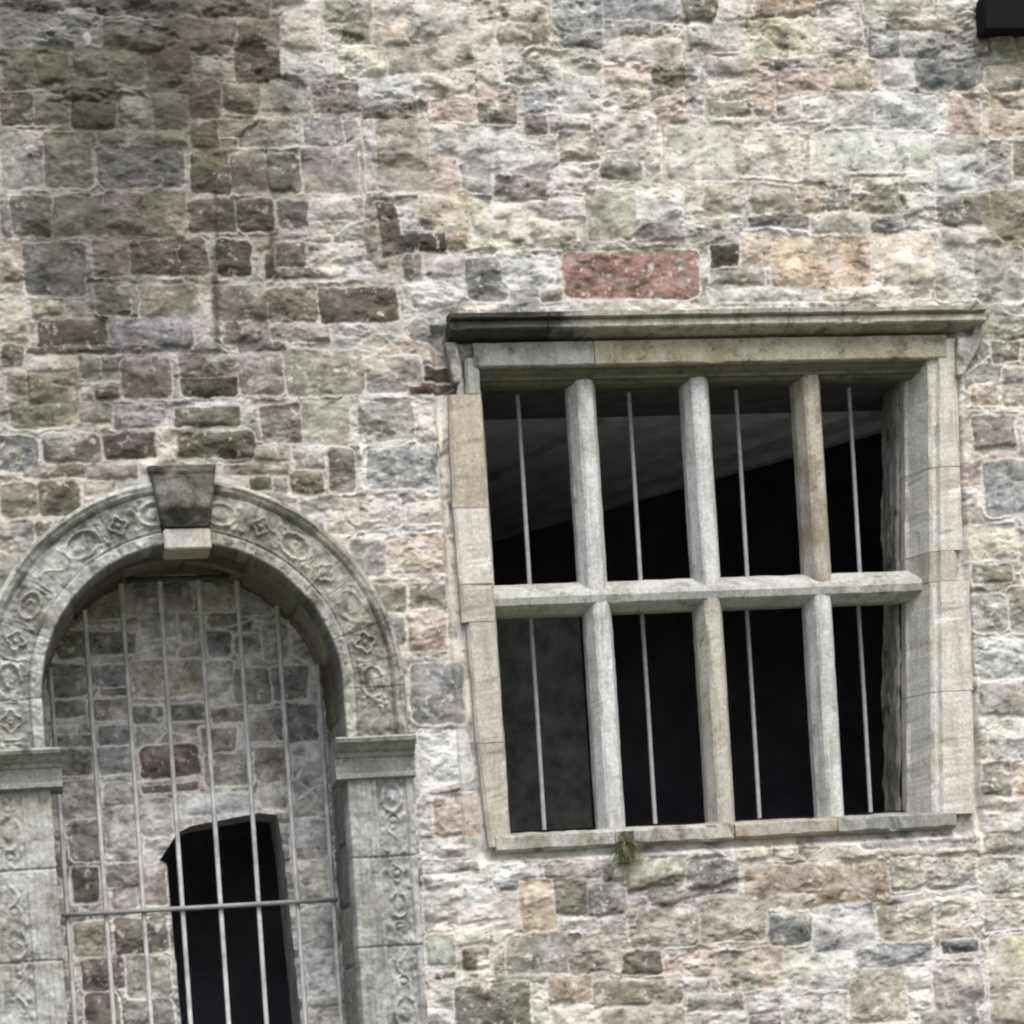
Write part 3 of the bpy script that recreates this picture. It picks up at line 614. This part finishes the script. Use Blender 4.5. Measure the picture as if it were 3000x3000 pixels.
# ------------------------------------------------------------------ high opening at the upper right
hw = empty('high_window', (0, 0, 0), root)
hw['label'] = 'dark opening cut off at the upper right with a black frame and glass'
slab([((TLX-.0, -.10, TLZ), (TLX+.76, -.005, TLZ+.13)), ((TLX-.0, -.005, TLZ+.11), (TLX+.05, .05, TLZ+1.1)), ((TLX+.71, -.005, TLZ+.11), (TLX+.76, .05, TLZ+1.1)), ((TLX+.05, -.005, TLZ+1.05), (TLX+.71, .05, TLZ+1.1))], 'frame', M_black, hw)
mg, n_, b_ = new_mat('sky_reflecting_glass'); b_.inputs['Base Color'].default_value = (.02, .035, .04, 1); b_.inputs['Roughness'].default_value = .12; b_.inputs['Specular IOR Level'].default_value = .9
slab([((TLX+.0495, .012, TLZ+.1105), (TLX+.7105, .02, TLZ+1.0495))], 'pane', mg, hw)

# ------------------------------------------------------------------ doorway
door = empty('doorway', (0, 0, 0), root)
door['label'] = 'round arched renaissance doorway with carved ring, pilasters and dark keystone'
def seg_ring(name, th0, th1, mat, seed, tone):
    """carved archivolt: inner fascia, hollow, band of roundels and diamonds, outer roll"""
    n = int(abs(th1-th0)*ROUT/.0035); m = 74
    th, r = np.meshgrid(np.linspace(th0, th1, n), np.linspace(RIN, ROUT, m))
    w = (r-RIN)/(ROUT-RIN); s = th*(RIN+ROUT)/2
    h = .012+0*w
    h += .014*ss(.0, .02, w)*ss(.22, .17, w)                      # inner fascia
    h -= .010*np.exp(-((w-.205)/.018)**2)
    h += .022*ss(.80, .86, w)                                      # outer fillet and roll
    h += .014*np.exp(-((w-.93)/.035)**2)-.010*np.exp(-((w-.79)/.018)**2)
    band = ss(.23, .27, w)*ss(.77, .73, w)
    per = .150; q = s/per+seed*.37; c = np.floor(q); u = (q-c-.5)*per; v = (w-.50)*(ROUT-RIN)
    d = np.hypot(u, v*1.02)
    odd = (c % 2) == 1
    jx = (hashn(c, c*0, 901+seed)-.5); jy = (hashn(c, c*0, 902+seed)-.5); ty = hashn(c, c*0, 903+seed)
    u = u+.010*jx; v = v+.006*jy; sc = .88+.3*hashn(c, c*0, 904+seed)
    d = np.hypot(u, v)/sc; el = np.hypot(u/1.35, v*1.08)/sc
    ang = np.arctan2(v, u)
    medal = np.exp(-((el-.042)/.0062)**2)*.018+ss(.028, .014, el)*.012                    # oval medallion with a boss
    rose = np.exp(-((d-.030-.006*np.cos(4*ang))/.0060)**2)*.016+ss(.012, .006, d)*.014     # four-lobed rosette
    scr = np.exp(-((v-.026*np.sin(u*42))/.0062)**2)*.015*ss(.062, .050, np.abs(u))          # S scroll
    mot = np.where(odd, np.where(ty > .55, scr, rose), medal)
    corner = np.exp(-(((np.abs(u)-.064)/.011)**2+((np.abs(v)-.040)/.011)**2))*.015
    bar_ = np.exp(-((np.abs(u)-.071)/.0045)**2)*ss(.034, .024, np.abs(v))*.012
    brk = ss(.0, .32, fbm(s+3, w*.18, 26, 3, 460+seed, .6))
    h += .85*band*((mot+corner+bar_)*(1-.65*brk)-.004)
    X_ = AXc+r*np.cos(th); Z_ = AZc+r*np.sin(th)
    lo = th < 0; hi = th > math.pi                                 # below the springing the ring runs straight down
    X_ = np.where(lo, AXc+r, np.where(hi, AXc-r, X_)); Z_ = np.where(lo, AZc+th*RIN*1.2, np.where(hi, AZc-(th-math.pi)*RIN*1.2, Z_))
    joint = np.zeros_like(s)
    for k in range(12):
        tj = th0+(th1-th0)*(k+.5+.2*math.sin(k*5+seed))/4.0
        joint = np.maximum(joint, np.exp(-((th-tj)*r/.0035)**2))
    h -= joint*.004
    h += .011*fbm(X_, Z_, 14, 5, 400+seed, .6)+.004*fbm(X_, Z_, 60, 2, 410)
    er = ss(-.15, .45, fbm(X_, Z_, 7, 3, 420+seed)); h = h*(1-.6*er)+.018*.6*er
    h = h*ss(-.001, .012, np.minimum(w, 1-w)*(ROUT-RIN)+.006)
    n1 = fbm(X_, Z_, 9, 4, 430, .6); n2 = fbm(X_, Z_, 40, 3, 440, .6)
    base = alb(tone[0])*(1-ss(-.25, .4, n1))[..., None]+alb(tone[1])*ss(-.25, .4, n1)[..., None]
    lowd = ss(.018, .008, h)                                       # darker tone in the carved hollows
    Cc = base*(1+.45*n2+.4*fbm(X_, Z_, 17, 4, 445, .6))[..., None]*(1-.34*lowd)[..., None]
    blk = ss(.12, .5, fbm(X_-3, Z_, 10, 5, 447, .65)); Cc = Cc*(1-.42*blk)[..., None]
    Cc = Cc*(1-.22*joint)[..., None]
    Y = -(.006+h)
    # return the edges back into the wall so that the ring has thickness
    Pm = np.stack([X_, Y, Z_], -1)
    e0 = np.stack([X_[0], np.full(n, .14), Z_[0]], -1)[None]; e1_ = np.stack([X_[-1], np.full(n, .05), Z_[-1]], -1)[None]
    Pm = np.concatenate([e0, Pm, e1_], 0); Cc = np.concatenate([Cc[:1]*.8, Cc, Cc[-1:]], 0)
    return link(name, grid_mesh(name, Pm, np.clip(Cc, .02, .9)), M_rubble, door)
kth0 = math.acos((W(622, 1600)[0]-AXc)/RIN)-.02; kth1 = math.acos((W(468, 1600)[0]-AXc)/RIN)+.02
a = seg_ring('arch_ring', -.29, kth0+.05, M_rubble, 1, ((166, 165, 155), (138, 137, 127)))
a['label'] = 'right half of the carved arch ring, olive grey'
a = seg_ring('arch_ring', kth1-.05, math.pi+.29, M_rubble, 2, ((176, 178, 172), (148, 148, 140)))
a['label'] = 'left half of the carved arch ring, paler grey'
# keystone: a console, wide and blackened above, small and pale at the foot
def keystone():
    rows = [(1368, 424, 640, .035), (1386, 430, 637, .055), (1396, 434, 635, .050), (1420, 439, 633, .070), (1455, 448, 630, .090), (1500, 458, 626, .086), (1535, 468, 622, .066), (1548, 474, 618, .055)]
    V = []; m = 31; n = len(rows)*8
    rr_ = np.linspace(0, len(rows)-1, n)
    ra = np.array(rows, float)
    for i in range(n):
        py, xl, xr_, pr = [np.interp(rr_[i], range(len(rows)), ra[:, k]) for k in range(4)]
        xa, z = W(xl, py, -pr*.5); xb, _ = W(xr_, py, -pr*.5)
        for j in range(m):
            s = j/(m-1); t = abs(s-.5)*2
            y = -pr+.018*(t**3)*1.5
            v_ = i/(n-1)
            y += -.034*math.exp(-((s-.52)/.26)**2-((v_-.66)/.17)**2)+.016*math.exp(-((math.hypot((s-.45)*1.1, v_-.62)-.27)/.05)**2)-.012*math.exp(-((abs(s-.5)-.42)/.05)**2)
            y += .012*float(fbm(np.array([s*2]), np.array([z*9]), 3, 4, 7)[0])
            if j in (0, m-1): y = .06
            V.append((xa+(xb-xa)*min(max(s, 0.02), .98), y, z))
    F = [(i*m+j, i*m+j+1, (i+1)*m+j+1, (i+1)*m+j) for i in range(n-1) for j in range(m-1)]
    F.append(tuple(range(m))); F.append(tuple((n-1)*m+j for j in range(m)))
    return poly_mesh('keystone', V, F)
link('keystone', keystone(), M_keyblack, door)['label'] = 'blackened scrolled keystone'
ka, kz1 = W(478, 1549, -.04); kb = W(616, 1549, -.04)[0]; kz0 = W(545, 1608, -.04)[1]
zb0 = kz0
link('keystone_foot', box_mesh('keystone_foot', (ka, -.046, zb0), (kb, .16, kz1-.002), cut=3, jit=.004, bev=.005), M_bright, door, smooth=False)
# passage: soffit and cheeks run back from the ring
GD = .47; BD = .61
def soffit():
    R = RIN+.006
    pts = [(AXc-R, DOOR_B)]+[(AXc-R, z) for z in np.linspace(DOOR_B+.1, AZc-.05, 60)]
    pts += [(AXc+R*math.cos(t), AZc+R*math.sin(t)) for t in np.linspace(math.pi, 0, 150)]
    pts += [(AXc+R, z) for z in np.linspace(AZc-.05, DOOR_B, 60)]
    pts = np.array(pts); ds = np.concatenate([[0], np.cumsum(np.hypot(*np.diff(pts, axis=0).T))])
    k = 1200; s = np.linspace(0, ds[-1], k); px = np.interp(s, ds, pts[:, 0]); pz = np.interp(s, ds, pts[:, 1])
    tx_ = np.gradient(px); tz_ = np.gradient(pz); L = np.hypot(tx_, tz_); nx, nz = tz_/L, -tx_/L
    ys = np.linspace(.10, BD+.08, 110)
    S, Yg = np.meshgrid(s, ys)
    cellx = S/.24; row_ = np.floor(cellx); offs = hashn(row_, row_*0, 9); cy = (Yg/.30+offs)
    ex = np.minimum(cellx-row_, 1-(cellx-row_))*.24; ey = np.minimum(cy-np.floor(cy), 1-(cy-np.floor(cy)))*.30
    e = np.minimum(ex, ey)+.005*fbm(S, Yg, 14, 3, 21)
    h = .012*ss(.003, .012, e)+.006*fbm(S, Yg, 16, 5, 22)+.003*fbm(S, Yg, 60, 2, 23)-.012
    idc = hashn(row_, np.floor(cy), 31)
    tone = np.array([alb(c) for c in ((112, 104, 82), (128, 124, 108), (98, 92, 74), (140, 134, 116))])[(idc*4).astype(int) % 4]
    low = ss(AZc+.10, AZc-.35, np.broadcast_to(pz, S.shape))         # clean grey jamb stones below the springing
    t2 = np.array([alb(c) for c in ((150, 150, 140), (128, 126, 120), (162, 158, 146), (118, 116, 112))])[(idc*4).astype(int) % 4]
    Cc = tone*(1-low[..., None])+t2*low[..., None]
    Cc = Cc*(1+.3*fbm(S, Yg, 14, 4, 24)+.3*fbm(S, Yg, 45, 3, 25))[..., None]
    Cc = Cc*(.72+.28*ss(.0, .006, e))[..., None]
    Pm = np.stack([px[None]+nx[None]*h, Yg, pz[None]+nz[None]*h], -1)
    return grid_mesh('passage_lining', Pm, np.clip(Cc, .02, .8))
link('passage_lining', soffit(), M_rubble, door)
# pilasters with a sunk panel of carved strapwork
def pilaster(xa, xb, z0, z1, seed, inner_left, tone):
    n = int((z1-z0)/.0036); m = int((xb-xa)/.0034)
    x, z = np.meshgrid(np.linspace(xa, xb, m), np.linspace(z0, z1, n))
    u = (x-xa) if inner_left else (xb-x); wd = xb-xa
    h = np.full_like(x, .022)
    pa, pb = .105, wd-.022                                            # the sunk panel
    for g in (.022, .045, .068, .090): h -= .0055*np.exp(-((u-g-.002*fbm(x, z, 6, 2, 88))/.0055)**2)
    pan = ss(pa, pa+.008, u)*ss(pb, pb-.008, u)
    h -= .014*pan
    cu = u-(pa+pb)/2; per = .205; q = z/per+seed*.31; c = np.floor(q); v = (q-c-.5)*per
    hw_ = (pb-pa)/2
    d = np.hypot(cu, v)
    odd = (c % 2) == 1
    ty = hashn(c, c*0, 913+seed); sc = .9+.25*hashn(c, c*0, 914+seed); ang = np.arctan2(v, cu)
    el = np.hypot(cu*1.15, v/1.3)/sc; dr = d/sc
    medal = np.exp(-((el-.040)/.0065)**2)*.020+ss(.024, .012, el)*.014
    rose = np.exp(-((dr-.034-.008*np.cos(4*ang))/.0065)**2)*.018+ss(.014, .007, dr)*.014
    scr = np.exp(-((cu-.018*np.sin(v*52))/.0075)**2)*.015*ss(.070, .055, np.abs(v))+.012*ss(.012, .005, np.hypot(np.abs(cu)-.03, v))
    orn = np.where(odd, np.where(ty > .5, scr, rose), medal)
    vv = np.abs(v)-.088
    orn += ss(.016, .006, np.hypot(cu, vv))*.014+np.exp(-((np.hypot(cu, vv)-.024)/.0055)**2)*.010
    brk = ss(.0, .3, fbm(x+8, z, 24, 3, 560+seed, .6)); orn = orn*(1-.75*brk)
    orn += np.exp(-(((np.abs(cu)-hw_+.018)/.009)**2+((np.abs(v)-.072)/.014)**2))*.014
    h += .75*pan*orn+pan*.005*fbm(x, z, 38, 3, 555)
    er = ss(.1, .7, fbm(x, z, 6, 3, 500+seed)); h = h*(1-.6*er)+.014*.6*er
    jn = 0*x
    for zj in (z1-.02-.28, z1-.02-.62, z1-.02-1.0, z1-.02-1.5): jn = np.maximum(jn, np.exp(-((z-zj-.003*fbm(x, z, 9, 2, 3))/.0045)**2))
    h -= .008*jn
    h += .007*fbm(x, z, 20, 5, 510+seed)+.0018*fbm(x, z, 70, 2, 515)
    n1 = fbm(x, z, 6, 4, 520+seed, .6); n2 = fbm(x, z, 34, 4, 530+seed, .6)
    base = alb(tone[0])*(1-ss(-.2, .35, n1))[..., None]+alb(tone[1])*ss(-.2, .35, n1)[..., None]
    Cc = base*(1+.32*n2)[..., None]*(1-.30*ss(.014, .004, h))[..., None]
    blk = ss(.15, .5, fbm(x-3, z, 16, 5, 547, .65)); Cc = Cc*(1-.35*blk)[..., None]
    st = ss(.1, .6, fbm(x*3, z*.35, 12, 3, 540+seed)); Cc = Cc*(1-.22*st)[..., None]
    Pm = np.stack([x, -(.008+h), z], -1)
    l = Pm[:, :1].copy(); l[..., 1] = .14; rgt = Pm[:, -1:].copy(); rgt[..., 1] = .14
    Pm = np.concatenate([l, Pm, rgt], 1); Cc = np.concatenate([Cc[:, :1], Cc, Cc[:, -1:]], 1)
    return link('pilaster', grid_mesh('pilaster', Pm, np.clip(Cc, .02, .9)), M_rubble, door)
zcap = W(1080, 2290)[1]
XRI = AXc+RIN-.006; XLI = AXc-RIN+.006
pilaster(XRI, PIL, DOOR_B, zcap+.01, 1, True, ((178, 179, 177), (152, 152, 147)))
zcapL = W(60, 2322)[1]
pilaster(AXc-(PIL-AXc), XLI, DOOR_B, zcapL+.01, 2, False, ((160, 159, 150), (182, 183, 181)))
# impost mouldings
def impost(xa, xb, zt, zb, mat, sd):
    H_ = zt-zb
    pr = [(0, .14), (.004, -.034), (.010, -.058), (.024, -.058), (.030, -.046), (H_*.52, -.050), (H_*.56, -.060), (H_*.64, -.064), (H_*.70, -.082), (H_*.84, -.104), (H_*.86, -.122), (H_-.008, -.128), (H_, -.112), (H_, .14)]
    return link('impost', sweep('impost', [(-u, y) for u, y in pr], (xa, zb), (xb, zb), seed=sd, jit=.0025), mat, door, smooth=False)
impost(XRI-.045, PIL+.012, W(1080, 2166)[1], zcap, M_grey, 95)
impost(AXc-(PIL-AXc)-.03, XLI+.045, W(60, 2204)[1], zcapL, M_grey, 96)
# threshold and steps, below the frame
for k in range(2):
    link('step', box_mesh('step', (AXc-1.0-.2*k, -.35-.3*k, DOOR_B-.16*(k+1)), (AXc+1.0+.2*k, .14-.001*k if k == 0 else -.35+.0, DOOR_B-.16*k-.002), bev=.01), M_grey, door, smooth=False)

# back wall of the passage, rubble again, with a dark doorway
BSTONES = """
250 1690 345 1815 d|360 1700 470 1800 G|480 1705 560 1790 G|590 1700 690 1790 G|700 1700 790 1800 B|160 1850 250 1925 O|262 1855 395 1915 d|410 1790 520 1870 B|525 1800 600 1880 G|605 1850 680 1925 b|690 1860 760 1920 b|770 1830 840 1930 G
140 1945 255 2040 d|262 1950 380 2010 b|390 1935 590 2040 N|600 1940 680 1985 G|690 1960 790 2060 m|800 1950 900 2050 d|160 2055 250 2100 d|260 2050 380 2110 p|390 2070 480 2120 d|500 2065 610 2110 d|620 2070 720 2110 p|730 2080 830 2170 p|840 2060 930 2170 d
160 2160 280 2185 d|170 2200 270 2270 d|290 2130 390 2180 b|290 2190 385 2270 b|415 2185 580 2275 R|590 2130 690 2200 p|600 2210 740 2300 m|420 2300 580 2320 q|180 2290 290 2400 G|200 2410 300 2520 d|750 2190 850 2290 p|760 2300 850 2370 G
305 2370 400 2520 G|405 2345 500 2450 G|510 2330 740 2385 B|210 2540 290 2640 q|310 2530 420 2600 d|330 2600 400 2660 p|405 2540 480 2650 p|220 2700 330 2800 m|340 2690 490 2790 q|240 2810 360 2900 q|370 2800 500 2920 m|250 2910 350 3050 q|360 2930 510 3060 d
860 2400 960 2520 G|870 2530 960 2640 o|880 2660 990 2780 G|900 2790 1000 2950 B
"""
bx = np.arange(AXc-RIN-.03, AXc+RIN+.30, .0042); bz = np.concatenate([np.arange(DOOR_B, -2.0, .03), np.arange(-2.0, AZc+RIN+.25, .0042)])
Xb, Zb = np.meshgrid(bx, bz)
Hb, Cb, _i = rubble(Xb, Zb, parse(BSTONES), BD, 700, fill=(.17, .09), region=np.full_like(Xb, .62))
Cb = desat(Cb, .35)*np.array([.99, 1.0, 1.01])*1.8
dp = [W(px, py, BD) for px, py in ((468, 2520), (520, 2440), (560, 2420), (760, 2382), (812, 2388), (828, 2480), (845, 2640), (880, 2985))]
def in_poly(x, z, poly):
    r = np.zeros(x.shape, bool); n = len(poly)
    for i in range(n):
        x1, z1 = poly[i]; x2, z2 = poly[(i+1) % n]
        c = ((z1 > z) != (z2 > z)); r ^= c & (x < (x2-x1)*(z-z1)/(z2-z1+1e-12)+x1)
    return r
l1 = W(488, 2530, BD); l2 = W(530, 2985, BD)
poly = dp+[(dp[-1][0]+.02, DOOR_B), (l2[0]+.02, DOOR_B), l2, l1]
xcb = (Xb[:-1, :-1]+Xb[1:, 1:])/2; zcb = (Zb[:-1, :-1]+Zb[1:, 1:])/2
hb = in_poly(xcb, zcb, poly)
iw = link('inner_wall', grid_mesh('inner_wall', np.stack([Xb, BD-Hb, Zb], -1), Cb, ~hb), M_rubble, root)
iw['label'] = 'shaded rubble wall behind the gate with a dark doorway'
# lining of that doorway, and the dark beyond
V = []; F = []
n = len(poly)
for y in (BD-.012, BD+.35):
    for x, z in poly: V.append((x, y, z))
F = [(i, (i+1) % n, (i+1) % n+n, i+n) for i in range(n)]
link('inner_door_lining', poly_mesh('inner_door_lining', V, F), mat_dressed('pale_door_lining', (176, 180, 178), (140, 140, 134), (92, 90, 84), .5, .3, .2, 16.), root, smooth=False)
slab([((-4.2, 2.6, DOOR_B-.1), (-1.1, 2.7, 1.0)), ((-4.2, BD+.3505, DOOR_B-.1), (-4.1, 2.6, 1.0)), ((-1.1, BD+.3505, DOOR_B-.1), (-1.0, 2.7, 1.0)), ((-4.2, BD+.1, 1.0), (-1.0, 2.7, 1.1)), ((-4.2, BD+.1, DOOR_B-.2), (-1.0, 2.7, DOOR_B-.1)),
      ((-4.2, BD+.3505, DOOR_B-.1), (poly[-1][0]-.12, BD+.40, 1.0)), ((poly[4][0]+.14, BD+.3505, DOOR_B-.1), (-1.1, BD+.40, 1.0)), ((poly[-1][0]-.12, BD+.3505, dp[3][1]+.12), (poly[4][0]+.14, BD+.40, 1.0))], 'dark_passage', M_dark, root)

# ------------------------------------------------------------------ iron gate in the arch
gate = empty('iron_gate', (AXc, GD, DOOR_B))
tag(gate, 'tall pale grey iron bar gate closing the arched doorway', 'gate')
def glink(name, me, mat):
    o = link(name, me, mat, gate); o.matrix_parent_inverse = Matrix.Translation((-AXc, -GD, -DOOR_B)); return o
ztop = W(500, 1697, GD)[1]; zrail = W(520, 2663, GD)[1]
for k in range(8):
    px = 149+113.0*k; xb_ = W(px, 2000, GD)[0]
    dx_ = xb_-AXc
    if abs(dx_) > RIN-.03: dx_ = math.copysign(RIN-.03, dx_)
    xb_ = AXc+dx_
    zt = min(ztop, AZc+math.sqrt(max(0, (RIN-.005)**2-dx_**2)))
    bow = .002*math.sin(k*2.3)
    glink('bar', tube_mesh('bar', [(xb_, GD, DOOR_B+.03), (xb_+bow, GD+.002, -1.4), (xb_+bow*.5, GD, -.8), (xb_, GD, zt)], .0098, 8), M_iron)
hwid = math.sqrt(max(.01, RIN**2-(ztop-AZc)**2))
glink('top_rail', box_mesh('top_rail', (AXc-hwid+.005, GD-.014, ztop-.008), (AXc+hwid-.005, GD+.014, ztop+.010), bev=.002), mat_plain('dark_iron', (92, 94, 94), .6, 0, .2, 20))
for z_ in (zrail, DOOR_B+.15):
    glink('cross_rail', box_mesh('cross_rail', (AXc-RIN+.015, GD-.026, z_-.009), (AXc+RIN-.015, GD-.012, z_+.009), bev=.002), mat_plain('rail_iron', (150, 154, 152), .55, 0, .2, 20) if z_ == zrail else M_iron)

# ------------------------------------------------------------------ plants rooted in the joints
mleaf, ln, lb_ = new_mat('plant_leaf')
tc = ln.nodes.new('ShaderNodeTexCoord').outputs['Object']
ln.links.new(ramp(ln, noise(ln, 30, 3, .6, tc), .35, .65, (.09, .105, .045, 1), (.22, .235, .115, 1)), lb_.inputs['Base Color']); lb_.inputs['Roughness'].default_value = .7
def tuft(name, px, py, n, L, sx_, sz_, seed, label):
    """grass blades of mixed length among small moss leaves rooted in a joint"""
    r = np.random.default_rng(seed); x0, z0 = W(px, py, -.03)
    nm = lambda a, b: a+float(np.clip(r.normal(0, 1), -1.5, 1.5))*b
    V = []; F = []
    for i in range(n):
        th = r.uniform(-1.3, 1.3); out = r.uniform(.1, .8); l = L*r.uniform(.25, 1.0)**1.4; w = r.uniform(.0010, .0026)
        bx_ = nm(x0, sx_*.5); bz_ = nm(z0, sz_*.4); k = len(V); dr = r.uniform(.6, 1.8)
        for s in range(6):
            t = s/5
            x = bx_+math.sin(th)*l*t; y = -.03-out*l*.5*t; z = bz_+l*(.6*t-dr*t*t)
            ww = w*(1-t)**.6+.0003
            V += [(x-ww, y, z), (x+ww, y+.002, z)]
        F += [(k+2*s, k+2*s+1, k+2*s+3, k+2*s+2) for s in range(5)]
    for i in range(n*12):
        x = nm(x0, sx_); z = nm(z0, sz_); y = -.016-abs(nm(0, .008)); q = r.uniform(.002, .006); k = len(V)
        u = r.normal(0, 1, 3); u /= np.linalg.norm(u); v = np.cross(u, r.normal(0, 1, 3)); v /= np.linalg.norm(v)
        c = np.array([x, y, z]); V += [tuple(c-u*q), tuple(c+v*q*.6), tuple(c+u*q), tuple(c-v*q*.6)]; F.append((k, k+1, k+2, k+3))
    return tag(link(name, poly_mesh(name, V, F), mleaf), label, 'plant')
tuft('grass_tuft', 1836, 2480, 120, .11, .020, .038, 3, 'small green tuft of grass and moss hanging below the window sill under the first mullion')

# ------------------------------------------------------------------ ground in front of the wall
gr = link('ground', poly_mesh('ground', [(-60, -80, -3.3), (60, -80, -3.3), (60, 40, -3.3), (-60, 40, -3.3)], [(0, 1, 2, 3)]), M_gravel, smooth=False)
tag(gr, 'pale gravel forecourt in front of the castle wall', kind='structure')
